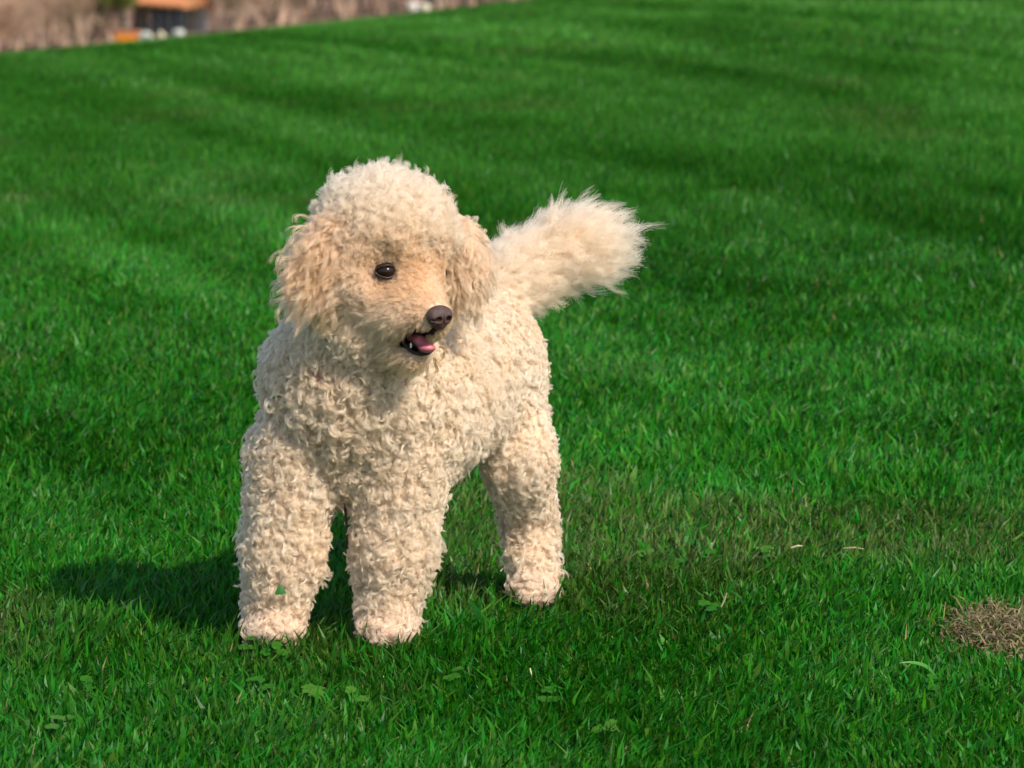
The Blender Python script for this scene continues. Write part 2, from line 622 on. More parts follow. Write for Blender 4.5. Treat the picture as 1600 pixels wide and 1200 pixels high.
EYECUT = [ell(EYE_L, (.0112, .0105, .0095), None, .004), ell(EYE_R, (.0060, .0060, .0060), None, .004)]


def gdist(name, P):
    d = np.full(len(P), 1.0)
    for p in G[name]:
        d = np.minimum(d, p(P))
    return d


def skin_hit(u, v, off=0.013):
    """where the coat's surface lies along the view through (u, v)"""
    d = unit(W(u, v, 1.0) - CAM); p = CAM + d * 4.0
    for _ in range(200):
        dist = min(float(gdist(g, p[None])[0]) for g in G) - off
        if dist < 0.0004: break
        p = p + d * dist * 0.8
    return p


def build_dog():
    allp = []
    for g in ('body', 'leg', 'tail', 'head', 'muzzle', 'ear_l', 'ear_r'):
        allp += G[g]
    V, F, grad = surface(allp, MOUTH + EYECUT, 0.0028)
    skin = np.tile(np.array([0.60, 0.44, 0.30]), (len(V), 1))
    dm = np.minimum(MOUTH[0](V), MOUTH[1](V))
    w = sstep(0.006, 0.001, dm)[:, None]
    skin = skin * (1 - w) + np.array([0.035, 0.012, 0.012]) * w
    de = np.minimum(np.linalg.norm(V - EYE_L, axis=1), np.linalg.norm(V - EYE_R, axis=1))
    w = sstep(0.0155, 0.0115, de)[:, None]
    skin = skin * (1 - w) + np.array([0.03, 0.018, 0.014]) * w
    m_skin = principled('dog_skin_material', (0.6, 0.44, 0.3), 0.6, 0.25, attr='tint', noise=(60, 0.15))
    me = mesh_np('dog', V, F, m_skin, True)
    set_col(me, 'tint', skin)
    dog = link('dog', me)
    tag(dog, 'cream curly-coated poodle standing on the lawn with its mouth open, head turned to the right', 'dog')

    # --- roots
    P0, P1, P2, P3 = (V[F[:, i]] for i in range(4))
    tri = np.concatenate([np.stack([P0, P1, P2], 1), np.stack([P0, P2, P3], 1)])
    ar = np.linalg.norm(np.cross(tri[:, 1] - tri[:, 0], tri[:, 2] - tri[:, 0]), axis=1) / 2

    def sample(n, weight=None):
        w_ = ar if weight is None else ar * weight
        i = rng.choice(len(tri), n, p=w_ / w_.sum())
        u = rng.random((n, 2)); f = u.sum(1) > 1; u[f] = 1 - u[f]
        t = tri[i]
        return t[:, 0] + u[:, :1] * (t[:, 1] - t[:, 0]) + u[:, 1:] * (t[:, 2] - t[:, 0])

    def weights(P):
        names = ['body', 'leg', 'tail', 'head', 'muzzle', 'ear_l', 'ear_r']
        D = np.stack([gdist(n, P) for n in names], 1)
        if True:
            D[:, 3] += 0.002
        w_ = np.exp(-np.maximum(D, -0.004) / 0.005)
        return w_ / w_.sum(1, keepdims=True), names

    def clean(P):
        """no hair in mouth, on eyes or on the nose pad"""
        dm = np.minimum(MOUTH[0](P), MOUTH[1](P))
        es = np.array([1.0, 1.0, 1.6])
        de_l = np.linalg.norm((P - EYE_L) * es, axis=1); de_r = np.linalg.norm((P - EYE_R) * es, axis=1)
        dn = np.linalg.norm(P - NOSE, axis=1)
        return (dm > 0.0018) & (de_l > 0.0128) & (de_r > 0.0030) & (dn > 0.0125)

    total = ar.sum()
    print('dog area', total, 'verts', len(V))

    def grow(name, P, prm, nstr, npts, parent):
        """P lock roots (n,3); prm dict of per lock arrays"""
        n = len(P)
        N = prm['normal']
        L = prm['len'][:, None, None]; R = prm['rad'][:, None, None]; T = prm['turns'][:, None, None]
        lift = prm['lift'][:, None, None]; flow = prm['flow'][:, None, :]
        axis = unit(N * prm['axn'][:, None] + rng.normal(0, 1, (n, 3)) * 0.55 + prm['flow'] * (1 - prm['axn'])[:, None] * 1.5)
        e1 = unit(np.cross(axis, rng.normal(0, 1, (n, 3))))
        e2 = np.cross(axis, e1)
        hand = np.where(rng.random(n) < 0.5, 1.0, -1.0)
        e2 = e2 * hand[:, None]
        t = np.linspace(0, 1, npts)[None, :, None]
        ph = rng.random(n)[:, None, None] * 0.0
        A = N[:, None, :] * lift * (1 - (1 - t) ** 1.8) * L + flow * (t ** 1.25) * L
        env = np.minimum(1, t * 1.6) * (1 - 0.35 * t)
        S = nstr
        # per strand offset within the lock
        sa = rng.random((n, S)) * 2 * math.pi
        sr = np.sqrt(rng.random((n, S)))
        o1 = unit(np.cross(N, rng.normal(0, 1, (n, 3)))); o2 = np.cross(N, o1)
        off = (np.cos(sa) * sr)[..., None] * o1[:, None, :] + (np.sin(sa) * sr)[..., None] * o2[:, None, :]
        phs = rng.normal(0, 1, (n, S)) * prm['loose'][:, None]
        out = np.empty((n, S, npts, 3), dtype=np.float32)
        ls = 1 + rng.normal(0, 0.05, (n, S))
        for s in range(S):
            p_ = (2 * math.pi * T * t * (1 + 0.12 * phs[:, s][:, None, None])) + 0.5 * phs[:, s][:, None, None]
            rr = R * env * (1 + 0.25 * phs[:, s][:, None, None])
            curl = rr * ((np.cos(p_) - 1) * e1[:, None, :] + np.sin(p_) * e2[:, None, :])
            spread = (prm['w0'][:, None, None] * (1 - t) ** 1.0 + prm['w1'][:, None, None] * np.sin(math.pi * np.clip(t, 0, 1)) + prm['w2'][:, None, None] * t)
            out[:, s] = P[:, None, :] + A * ls[:, s][:, None, None] + curl + off[:, s][:, None, :] * spread
        # flyaway jitter
        wig = rng.normal(0, 1, (n, S, 1, 3)) * np.linspace(0, 1, npts)[None, None, :, None] ** 2 * prm['fly'][:, None, None, None]
        out += wig
        pos = out.reshape(-1, 3)
        cu = bpy.data.hair_curves.new(name)
        cu.add_curves([npts] * (n * S))
        cu.position_data.foreach_set('vector', pos.ravel().astype(np.float32))
        r = cu.attributes.new('radius', 'FLOAT', 'POINT') if 'radius' not in cu.attributes else cu.attributes['radius']
        prof = np.linspace(1, 0.45, npts)
        rad = (prm['thick'][:, None, None] * (0.8 + 0.4 * rng.random((n, S, 1))) * prof[None, None, :])
        r.data.foreach_set('value', rad.ravel().astype(np.float32))
        tint = prm['tint'][:, None, :] * (0.93 + 0.14 * rng.random((n, S, 1)))
        a = cu.attributes.new('tint', 'FLOAT_COLOR', 'CURVE')
        c4 = np.ones((n * S, 4), dtype=np.float32); c4[:, :3] = np.clip(tint.reshape(-1, 3), 0, 0.97)
        a.data.foreach_set('color', c4.ravel())
        cu.materials.append(M_FUR)
        o = link(name, cu, parent)
        return o

    # --- all locks
    nl = int(total * 50000)
    P = sample(nl)
    # more on head and face: they are shown largest
    fw = np.exp(-((tri.mean(1) - W(600, 420, -.06)) ** 2).sum(1) / 0.10 ** 2)
    fw2 = np.exp(-((tri.mean(1) - W(640, 450, -.09)) ** 2).sum(1) / 0.045 ** 2)
    P = np.concatenate([P, sample(1500, fw), sample(5500, fw2)])
    P = P[clean(P)]
    e_ = np.minimum(gdist('ear_l', P), gdist('ear_r', P)) < .001
    P = P[~(e_ & (rng.random(len(P)) < .35))]
    N = grad(P)
    w, names = weights(P)
    wi = {k: w[:, i] for i, k in enumerate(names)}
    #            body   leg    tail   head   muzzle ear_l  ear_r
    table = dict(
        len=  [.0190, .0150, .034, .0215, .0165, .038, .035],
        rad=  [.0052, .0048, .0036, .0050, .0014, .0042, .0036],
        turns=[1.20,  1.25,  1.6,  1.30,  0.60,  1.7,  1.7],
        lift= [.46,   .42,   .60,  .80,   .40,   .42,  .30],
        axn=  [.92,   .92,   .25,  .60,   .3,    .15,  .15],
        loose=[.15,   .16,   .32,  .20,   .40,   .13,  .13],
        w0=   [.0036, .0034, .0050, .0046, .0030, .0046, .0042],
        w1=   [.0013, .0013, .0015, .0014, .0006, .0017, .0016],
        w2=   [.0002, .0002, .0020, .0008, .0003, .0009, .0008],
        fly=  [.0003, .0003, .0024, .0007, .0008, .0004, .0004],
        thick=[.00016, .00016, .00014, .00014, .00015, .00014, .00014])
    prm = {k: w @ np.array(v) for k, v in table.items()}
    prm['len'] *= 0.72 + 0.56 * rng.random(len(P))
    prm['rad'] *= 0.6 + 0.8 * rng.random(len(P))
    prm['turns'] *= 0.75 + 0.5 * rng.random(len(P))
    n3 = noise2(P[:, 0] * 26 + P[:, 1] * 19, P[:, 2] * 26 - P[:, 1] * 15, 8)
    n4 = noise2(P[:, 0] * 60 + P[:, 1] * 40, P[:, 2] * 55 - P[:, 1] * 30, 9)
    flank = sstep(0.05, 0.20, P[:, 1]) * sstep(.10, .16, P[:, 2])          # the coat is smoother towards the rump
    prm['len'] *= 0.55 + 0.45 * sstep(.015, .06, P[:, 2])
    ta, tb_ = W(770, 460, .27), W(932, 386, .335)
    tt = np.clip((P - ta) @ (tb_ - ta) / ((tb_ - ta) @ (tb_ - ta)), 0, 1)
    prm['len'] *= 1 + wi['tail'] * (.45 * tt - .15)
    prm['len'] *= 0.84 + 0.34 * n3
    prm['rad'] *= (0.75 + 0.5 * n4) * (1 - 0.30 * flank)
    prm['w1'] *= 0.7 + 0.6 * n3
    prm['lift'] *= 0.85 + 0.3 * n4
    prm['len'] *= 1 - 0.12 * flank
    # combing
    rnd = rng.normal(0, 1, P.shape)
    down = np.array([0, 0, -1.0])
    flow = (w[:, :2].sum(1))[:, None] * (rnd * 0.26 + down * 0.30 + np.stack([n3 - .5, n4 - .5, 0 * n3], -1) * 0.5)
    flow = flow + wi['head'][:, None] * (rnd * 0.22 + UP * 0.25)
    tail_dir = unit(W(945, 385, .335) - W(800, 430, .30))
    flow = flow + wi['tail'][:, None] * (tail_dir * 0.50 + rnd * 0.22 + down * 0.04)
    back = -FACE
    flow = flow + wi['muzzle'][:, None] * (back * 0.75 + down * 0.42 + rnd * 0.13 + N * 0.1)
    earl_dir = unit(np.array([-0.42, -0.12, -0.85]))
    flow = flow + wi['ear_l'][:, None] * (earl_dir * 0.78 + rnd * 0.10)
    flow = flow + wi['ear_r'][:, None] * (unit(np.array([0.25, -0.1, -0.95])) * 0.75 + rnd * 0.12)
    flow = flow - N * (flow * N).sum(1, keepdims=True) * 0.6
    # short hair round the eyes, along the bridge and towards the nose
    de = np.minimum(np.linalg.norm(P - EYE_L, axis=1), np.linalg.norm(P - EYE_R, axis=1))
    dn = np.linalg.norm(P - NOSE, axis=1)
    bridge = 0.5 * (EYE_L + EYE_R) + FACE * 0.006
    tb = np.clip(((P - bridge) @ (NOSE - bridge)) / ((NOSE - bridge) @ (NOSE - bridge)), 0, 1)
    db = np.linalg.norm(P - bridge - tb[:, None] * (NOSE - bridge), axis=1)
    sh = np.minimum(sstep(0.010, 0.034, de) * 0.85 + 0.15, 1)
    sh = np.minimum(sh, 0.42 + 0.58 * sstep(0.008, 0.032, dn))
    sh = np.minimum(sh, 0.46 + 0.54 * sstep(0.018, 0.040, db))
    prm['len'] *= sh
    prm['rad'] *= 0.4 + 0.6 * sh
    prm['w0'] *= 0.6 + 0.4 * sh
    prm['flow'] = flow
    prm['normal'] = N
    cream = np.array([0.970, 0.725, 0.485]); pale = np.array([0.982, 0.815, 0.625])
    tan = np.array([0.86, 0.53, 0.29]); ear = np.array([0.95, 0.565, 0.305])
    mixn = noise2(P[:, 0] * 30 + P[:, 1] * 22, P[:, 2] * 30 + P[:, 1] * 14, 3)[:, None]
    mixn = np.clip(mixn * .6 + .15 * flank[:, None], 0, 1)
    c = cream * (1 - mixn) + pale * mixn
    c = c * (0.90 + 0.13 * rng.random((len(P), 1)))
    we = (wi['ear_l'] + .5 * wi['ear_r'])[:, None]
    c = c * (1 - we) + (ear * 0.85 + cream * 0.15) * we * (0.75 + 0.40 * rng.random((len(P), 1)))
    warm = np.clip(wi['muzzle'] * 0.28 + 0.70 * sstep(0.050, 0.012, de) + 0.55 * sstep(0.045, 0.015, db), 0, 1)[:, None]
    c = c * (1 - warm) + tan * warm * (0.82 + 0.36 * rng.random((len(P), 1)))
    inner = np.linalg.norm(P - (EYE_L + SIDE * 0.013 - UP * 0.007), axis=1)
    st = (sstep(0.014, 0.006, inner) * 0.85)[:, None]
    c = c * (1 - st) + np.array([0.16, 0.08, 0.05]) * st
    for E, r0, r1, kk in ((EYE_L, .0185, .0130, .55), (EYE_R, .0150, .0060, .8)):
        dd = np.linalg.norm((P - E + UP * .001) * np.array([1, 1, 1.15]), axis=1)
        st = (sstep(r0, r1, dd) * kk)[:, None]
        c = c * (1 - st) + np.array([0.30, 0.16, 0.09]) * st
    for q_ in ((625, 516, -.105), (648, 512, -.115), (633, 552, -.100), (655, 558, -.105)):
        dd = np.linalg.norm(P - W(*q_), axis=1)
        st = (sstep(.016, .006, dd) * .45)[:, None]
        c = c * (1 - st) + np.array([0.42, 0.24, 0.12]) * st
    far_eye = skin_hit(689, 426, 0.0)
    st = (sstep(.0085, .003, np.linalg.norm(P - far_eye, axis=1)) * .9)[:, None]
    c = c * (1 - st) + np.array([0.10, 0.05, 0.035]) * st
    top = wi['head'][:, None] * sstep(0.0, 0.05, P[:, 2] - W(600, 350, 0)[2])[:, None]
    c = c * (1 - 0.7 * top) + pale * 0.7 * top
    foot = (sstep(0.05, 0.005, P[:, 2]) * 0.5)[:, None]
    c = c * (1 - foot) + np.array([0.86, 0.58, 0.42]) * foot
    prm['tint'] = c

    lab = np.argmax(w, 1)
    parts = [('coat', (0, 1), 22, 11), ('tail_plume', (2,), 22, 12), ('topknot', (3,), 18, 11), ('facial_hair', (4,), 12, 7),
             ('ear_hair', (5,), 22, 14), ('ear_hair', (6,), 22, 14)]
    for nm, ids, S, npts in parts:
        m = np.isin(lab, ids)
        sub = {k: v[m] for k, v in prm.items()}
        o = grow(nm, P[m], sub, S, npts, dog)
        o['kind'] = 'stuff'
    # --- eyes
    m_eye = principled('dark_eye_material', (0.018, 0.008, 0.005), 0.10, 0.30)
    m_rim = principled('eye_rim_material', (0.022, 0.012, 0.010), 0.45, 0.4)
    for E in (EYE_L, EYE_R):
        v, f, _ = surface([ell(E, (.0104, .0092, .0080) if E is EYE_L else (.0086, .0084, .0072), None, .002)], [], .0008)
        eye = link('eye', mesh_np('eye', v, f, m_eye, True), dog)
        if E is EYE_R: continue
        # eyelids: almond ring of dark skin
        ring = []
        fdir = unit(FACE * 0.9 + (SIDE if E is EYE_R else -SIDE) * 0.35 + UP * 0.02)
        s_ = unit(np.cross(fdir, UP)) * -1; u_ = np.cross(s_, fdir) * -1
        K = 28
        for i in range(K):
            a = 2 * math.pi * i / K
            x_, z_ = math.cos(a) * .0108, math.sin(a) * .0060 * (1.05 - .1 * abs(math.cos(a)))
            ring.append(E + s_ * x_ + u_ * z_ + fdir * (.0080 - .35 * (x_ ** 2) / .009))
        v, f = tube(np.array(ring), .0011, 6, closed=True)
        link('eyelid', mesh_np('eyelid', v, f, m_rim, True), eye)
    # --- nose pad with nostrils
    m_nose = principled('nose_leather_material', (0.072, 0.034, 0.028), 0.36, 0.5, noise=(300, .25), bump=(1100, .0012))
    nf = unit(FACE + np.array([0, 0, -0.10])); nu = unit(UP - nf * (UP @ nf)); ns = SIDE
    B = np.stack([ns, nf, nu], 1)
    def NL(a, b, c_): return NOSE + B @ np.array([a, b, c_])
    prims = [ell(NL(0, 0, .002), (.0138, .0090, .0090), B, .005), ell(NL(0, .001, -.005), (.0075, .0075, .0090), B, .005),
             ell(NL(-.0068, .001, -.001), (.0062, .0080, .0068), B, .004), ell(NL(.0068, .001, -.001), (.0062, .0080, .0068), B, .004)]
    cuts = [ell(NL(-.0058, .0090, -.0015), (.0034, .0056, .0029), B, .0012), ell(NL(.0058, .0090, -.0015), (.0034, .0056, .0029), B, .0012),
            ell(NL(-.0090, .0065, -.0022), (.0034, .0040, .0012), B, .0012), ell(NL(.0090, .0065, -.0022), (.0034, .0040, .0012), B, .0012),
            ell(NL(0, .0098, -.006), (.0006, .0030, .0070), B, .001)]
    v, f, _ = surface(prims, cuts, .0006)
    link('nose', mesh_np('nose', v, f, m_nose, True), dog)
    # --- tongue, lips, teeth
    m_tng = principled('tongue_material', (0.48, 0.125, 0.155), 0.32, 0.5, noise=(500, .12), bump=(1200, .0003), subsurf=.2)
    m_lip = principled('lip_material', (0.022, 0.010, 0.010), 0.45, 0.3)
    m_tooth = principled('tooth_material', (0.80, 0.76, 0.64), 0.2, 0.5)
    t0 = MW(648, 535, -.098); t1 = MW(662, 540, -.106); t2 = MW(674, 550, -.113)
    v, f, _ = surface([cap(t0, t1, .0036, .0050, .004), cap(t1, t2, .0050, .0045, .004), ell(t2 - UP * .001, (.0088, .0072, .0042), None, .004)], [], .0007)
    link('tongue', mesh_np('tongue', v, f, m_tng, True), dog)
    lip = np.array([MW(630, 532, -.100), MW(637, 543, -.105), MW(648, 555, -.108), MW(661, 561, -.110), MW(675, 560, -.111), MW(685, 552, -.107)])
    v, f = tube(catmull(lip, 6), .0019, 6)
    link('lip', mesh_np('lip', v, f, m_lip, True), dog)
    lip2 = np.array([MW(628, 531, -.100), MW(638, 526, -.106), MW(652, 523, -.114), MW(668, 522, -.120), MW(680, 523, -.122)])
    v, f = tube(catmull(lip2, 6), .0009, 6)
    link('lip', mesh_np('lip', v, f, m_lip, True), dog)
    for (u_, v_, y_, h_, r_) in [(649, 550, -.1105, .0044, .0011)]:
        b_ = MW(u_, v_, y_)
        pts = np.array([b_ - UP * .001, b_ + UP * h_ * .5, b_ + UP * h_])
        v, f = tube(pts, [r_ * 1.1, r_, r_ * .35], 6, caps=True)
        link('tooth', mesh_np('tooth', v, f, m_tooth, True), dog)
    return dog, V, N


def catmull(P, k):
    P = np.asarray(P, float)
    Q = np.vstack([2 * P[0] - P[1], P, 2 * P[-1] - P[-2]])
    out = []
    for i in range(1, len(Q) - 2):
        for j in range(k):
            t = j / k
            out.append(0.5 * ((2 * Q[i]) + (-Q[i - 1] + Q[i + 1]) * t + (2 * Q[i - 1] - 5 * Q[i] + 4 * Q[i + 1] - Q[i + 2]) * t * t
                              + (-Q[i - 1] + 3 * Q[i] - 3 * Q[i + 1] + Q[i + 2]) * t ** 3))
    out.append(Q[-2])
    return np.array(out)


def tube(P, r, k=8, closed=False, caps=False):
    P = np.asarray(P, float); n = len(P)
    r = np.broadcast_to(np.asarray(r, float), (n,)) if np.ndim(r) else np.full(n, float(r))
    T = unit(np.roll(P, -1, 0) - np.roll(P, 1, 0)) if closed else unit(np.gradient(P, axis=0))
    ref = np.array([0.31, 0.22, 0.92]) if abs(T[0] @ np.array([0.31, 0.22, 0.92])) < 0.9 else np.array([1.0, 0.1, 0])
    a = unit(np.cross(T, ref)); b = np.cross(T, a)
    ang = np.arange(k) * 2 * math.pi / k
    V = P[:, None, :] + r[:, None, None] * (np.cos(ang)[None, :, None] * a[:, None, :] + np.sin(ang)[None, :, None] * b[:, None, :])
    V = V.reshape(-1, 3)
    m = n if closed else n - 1
    i = np.arange(m)[:, None]; j = np.arange(k)[None, :]
    i2 = (i + 1) % n; j2 = (j + 1) % k
    F = np.stack(np.broadcast_arrays(i * k + j, i * k + j2, i2 * k + j2, i2 * k + j), -1).reshape(-1, 4)
    if caps:
        V = np.vstack([V, P[0], P[-1]])
        c0, c1 = n * k, n * k + 1
        jj = np.arange(k); F2 = np.concatenate([np.stack([np.full(k, c0), (jj + 1) % k, jj], -1),
                                                np.stack([np.full(k, c1), (n - 1) * k + jj, (n - 1) * k + (jj + 1) % k], -1)])
        return V, [F, F2]
    return V, F


DOG, _, _ = build_dog()


def join_np(parts):
    V = []; F4 = []; F3 = []; o = 0
    for v, f in parts:
        for g in (f if isinstance(f, list) else [f]):
            (F4 if g.shape[1] == 4 else F3).append(np.asarray(g) + o)
        V.append(v); o += len(v)
    fs = []
    if F4: fs.append(np.concatenate(F4))
    if F3: fs.append(np.concatenate(F3))
    return np.concatenate(V), fs


def box_np(lo, hi):
    (a, b, c), (d, e, f) = lo, hi
    V = np.array([[a, b, c], [d, b, c], [d, e, c], [a, e, c], [a, b, f], [d, b, f], [d, e, f], [a, e, f]], float)
    F = np.array([[0, 3, 2, 1], [4, 5, 6, 7], [0, 1, 5, 4], [1, 2, 6, 5], [2, 3, 7, 6], [3, 0, 4, 7]])
    return V, F


# ------------------------------------------------------------------ dog extras: collar, damp beard curls
def dog_extras():
    m_col = principled('faded_pink_nylon_material', (0.42, 0.10, 0.12), 0.6, 0.3, noise=(400, .2))
    c = W(556, 548, -.006); n_ = unit(W(545, 600, .02) - W(572, 500, -.03))
    a = unit(np.cross(n_, np.array([0, 1.0, 0]))); b = np.cross(n_, a)
    K = 60; inner = []
    for i in range(K):
        t = 2 * math.pi * i / K
        d = a * math.cos(t) + b * math.sin(t)
        r = 0.05
        while r < 0.14 and float(gdist('body', (c + d * r)[None])[0]) < 0.0005 and float(gdist('leg', (c + d * r)[None])[0]) > -0.1:
            r += 0.001
        inner.append(c + d * r)
    inner = np.array(inner); out = inner + unit(inner - c) * .0022
    V = np.concatenate([inner - n_ * .005, inner + n_ * .005, out + n_ * .005, out - n_ * .005])
    i = np.arange(K); j = (i + 1) % K
    F = np.concatenate([np.stack([i + q * K, j + q * K, j + ((q + 1) % 4) * K, i + ((q + 1) % 4) * K], -1) for q in range(4)])
    o = link('collar', mesh_np('collar', V, F, m_col), DOG)
    o['label'] = 'faded pink collar almost lost in the neck curls'
    # damp tawny beard locks below the mouth
    m_wet = principled('damp_beard_material', (0.50, 0.31, 0.13), 0.3, 0.5, bump=(900, .0003))
    locks = [[(688, 540), (693, 545), (693, 556), (689, 562)], [(660, 566), (652, 575), (640, 576), (634, 570)],
             [(680, 560), (681, 570), (684, 578), (679, 583)]]
    parts = []
    for q, L in enumerate(locks):
        for k in range(11):
            pts = np.array([W(u + random.gauss(0, 1.8), v + random.gauss(0, 1.4), -.110 + .004 * (q % 3) + random.gauss(0, .0008)) for u, v in L])
            c_ = catmull(pts, 5)
            parts.append(tube(c_, np.linspace(.00038, .00015, len(c_)), 5))
    v, f = join_np(parts)
    o = link('beard_curl', mesh_np('beard_curl', v, f, m_wet, True), DOG)
    o['label'] = 'damp tawny curls hanging from the chin'
    # a dark matted strand between the front legs
    m_dk = principled('dark_strand_material', (0.06, 0.035, 0.02), 0.5, 0.3)
    parts = []
    for k in range(9):
        pts = np.array([W(539 + random.gauss(0, 1.0), 775, .0), W(540 + random.gauss(0, 1), 805, .004),
                        W(542 + random.gauss(0, .8), 830, .006), W(541 + random.gauss(0, 1), 858, .003)]) + np.array([0, random.gauss(0, .0008), 0])
        c_ = catmull(pts, 6)
        parts.append(tube(c_, np.linspace(.0009, .0004, len(c_)), 5))
    v, f = join_np(parts)
    o = link('matted_strand', mesh_np('matted_strand', v, f, m_dk, True), DOG)
    o['label'] = 'thin dark strand hanging between the front legs'


dog_extras()


# ------------------------------------------------------------------ leaf and clippings caught in the coat
def leaf_bits():
    m = leafy('torn_leaf_material', col=(0.03, 0.16, 0.02), trans=.2)
    p = skin_hit(437, 923, 0.016)
    S = .0052
    n = unit(CAM - p); r = unit(np.cross(UP, n)); u = np.cross(n, r)
    shape = np.array([[0, 1.35], [.35, .75], [1.1, .0], [1.25, -.55], [.3, -.75], [-.6, -.80], [-1.0, -.6], [-.75, .0], [-.4, .7]]) * S
    V = [p + r * a + u * b + n * (.0012 - 18 * (a * a)) for a, b in shape] + [p + n * .0016]
    K = len(shape)
    V = np.array(V); V2 = V - n * .0003
    F = [[K, i, (i + 1) % K] for i in range(K)] + [[K + K + 1, (i + 1) % K + K + 1, i + K + 1] for i in range(K)]
    E = [[i, i + K + 1, (i + 1) % K + K + 1, (i + 1) % K] for i in range(K)]
    o = link('leaf', mesh_np('leaf', np.concatenate([V, V2]), [np.array(E), np.array(F)], m))
    tag(o, "small torn green leaf stuck to the curls of the dog's front leg on the left", 'leaf')
    q = 0
    parts = []
    for (u0, v0, u1, v1) in [(418, 628, 424, 624), (426, 623, 431, 620), (432, 619, 440, 621), (444, 629, 448, 630)]:
        a = skin_hit(u0, v0, .017); b = skin_hit(u1, v1, .017); m_ = (a + b) / 2 + np.array([0, -.001, .0008])
        parts.append(tube(np.array([a, m_, b]), [.0005, .0009, .0003], 4))
    v, f = join_np(parts)
    tag(link('grass_clipping', mesh_np('grass_clipping', v, f, m)), "dark green grass clippings caught in the dog's shoulder coat", 'grass clipping')


leaf_bits()


# ------------------------------------------------------------------ clover, long blade, straws, dead grass
def on_lawn(u, v, h=0.0):
    """point of the lawn (raised by h) seen at (u, v)"""
    d = W(u, v, 1.0) - CAM
    t = (CAM[2] + 0.014 - h) / -d[2]
    for _ in range(8):
        p = CAM + d * t
        z = float(terrain(p[0], p[1])) + h
        t = t * (CAM[2] - z) / (CAM[2] - p[2])
    return CAM + d * t


M_CLOVER = leafy('clover_leaf_material', col=(0.030, 0.150, 0.006), rough=.5, trans=.3, spec=.25)
M_CLOVER2 = leafy('pale_clover_leaf_material', col=(0.065, 0.19, 0.015), rough=.5, trans=.3, spec=.3)


def leaflet_mesh(m):
    K = 11
    pts = [(0, 0)]
    for i in range(K):
        t = -1.05 + 2.1 * i / (K - 1)
        rr = 1.0 - .13 * math.exp(-(t / .16) ** 2)
        rr *= .62 + .38 * math.cos(t * .62) ** 2 if abs(t) < .9 else .66
        pts.append((math.sin(t * 1.02) * rr, math.cos(t * 1.02) * rr * 1.05))
    V = np.array([[a, b, .16 * (a * a) * 1.4 + .10 * b - .12 * b * b] for a, b in pts])
    F = np.array([[0, i + 1, i] for i in range(1, K)])
    return mesh_np('leaflet', V, F, m, True)


def clovers():
    meshes = [leaflet_mesh(M_CLOVER), leaflet_mesh(M_CLOVER2)]
    v, f = tube(np.array([[0, 0, 0], [.002, .001, .5], [0, 0, 1.0]]), [.0011, .0009, .0008], 5)
    smesh = mesh_np('stem', v, f, M_CLOVER, True)
    spots = [
        (398, 998, 15, 0, "dark clover plant covering the toes of the dog's front paw on the left"),
        (432, 1008, 12, 0, "clover plant with small leaflets just right of the clover over the paw"),
        (481, 1076, 14, 1, "pale clover plant alone in the grass below the gap between the front legs"),
        (403, 1062, 12, 0, "clover plant in the grass straight below the dog's front paw on the left"),
        (548, 1078, 11, 1, "yellowish clover plant right of the lone pale clover"),
        (716, 1046, 12, 0, "clover plant in the grass to the lower right of the dog's front paws"),
        (806, 928, 12, 0, "clover plant in front of the dog's hind paw"),
        (858, 1078, 13, 0, "broad clover plant near the bottom, below the hind paw"),
        (1013, 862, 12, 1, "clover plant farthest left in the clover row beyond the hind paw"),
        (1062, 876, 12, 0, "clover plant second from the left in the row beyond the hind paw"),
        (1110, 862, 11, 0, "clover plant with darker leaflets in the middle of the row beyond the hind paw"),
        (1197, 858, 13, 1, "bright clover plant beside a pale straw, right of the hind paw"),
        (1100, 942, 12, 0, "clover plant in the grass right of and below the hind paw"),
        (135, 1062, 12, 0, "clover plant at the lower left of the photo in sunlit grass"),
        (88, 1122, 12, 1, "clover plant closest to the lower left corner"),
        (1456, 1060, 11, 0, "clover plant close to the arching long grass blade"),
        (955, 1132, 12, 1, "clover plant lowest in the middle of the picture"),
    ]
    for (u, v_, px, pal, lab) in spots:
        top = on_lawn(u, v_, .023)
        z0 = float(terrain(top[0], top[1])) - .003
        e = empty('clover_plant', (top[0], top[1], z0))
        tag(e, lab, 'clover', 'clover plants in the lawn')
        H = top[2] - z0
        for q in range(3 if px > 11 else 2):
            ox, oy = (0, 0) if q == 0 else (random.uniform(-.014, .014), random.uniform(-.03, .01))
            hh = H * (1 if q == 0 else .88)
            st = link('stem', smesh, e); st.location = (ox, oy, 0); st.scale = (1, 1, hh)
            tilt = (random.uniform(.15, .45), random.uniform(-.25, .25))
            rot0 = random.random() * 6.28
            R_ = px / 1519.0 * random.uniform(.78, .92)
            for k in range(3):
                lf = link('leaflet', meshes[pal], e)
                M = Matrix.Translation((ox, oy, hh)) @ Matrix.Rotation(tilt[0], 4, 'X') @ Matrix.Rotation(tilt[1], 4, 'Y') @ \
                    Matrix.Rotation(rot0 + k * 2.094 + random.uniform(-.15, .15), 4, 'Z') @ Matrix.Rotation(random.uniform(-.15, .3), 4, 'X')
                lf.matrix_local = M @ Matrix.Scale(R_, 4)


clovers()


def ribbon(pts, w, side):
    c = catmull(pts, 6); n = len(c)
    t = np.linspace(0, 1, n)
    ww = w * np.minimum(1, (1 - t) * 2.2 + .04) * (.7 + .3 * np.minimum(1, t * 5))
    s_ = unit(np.asarray(side, float))
    V = np.stack([c - s_ * ww[:, None], c + np.array([0, 0, -.15 * w]), c + s_ * ww[:, None]], 1).reshape(-1, 3)
    i = np.arange(n - 1)[:, None] * 3 + np.array([[0, 1]])
    i = i.ravel()
    F = np.stack([i, i + 1, i + 4, i + 3], -1)
    return V, F


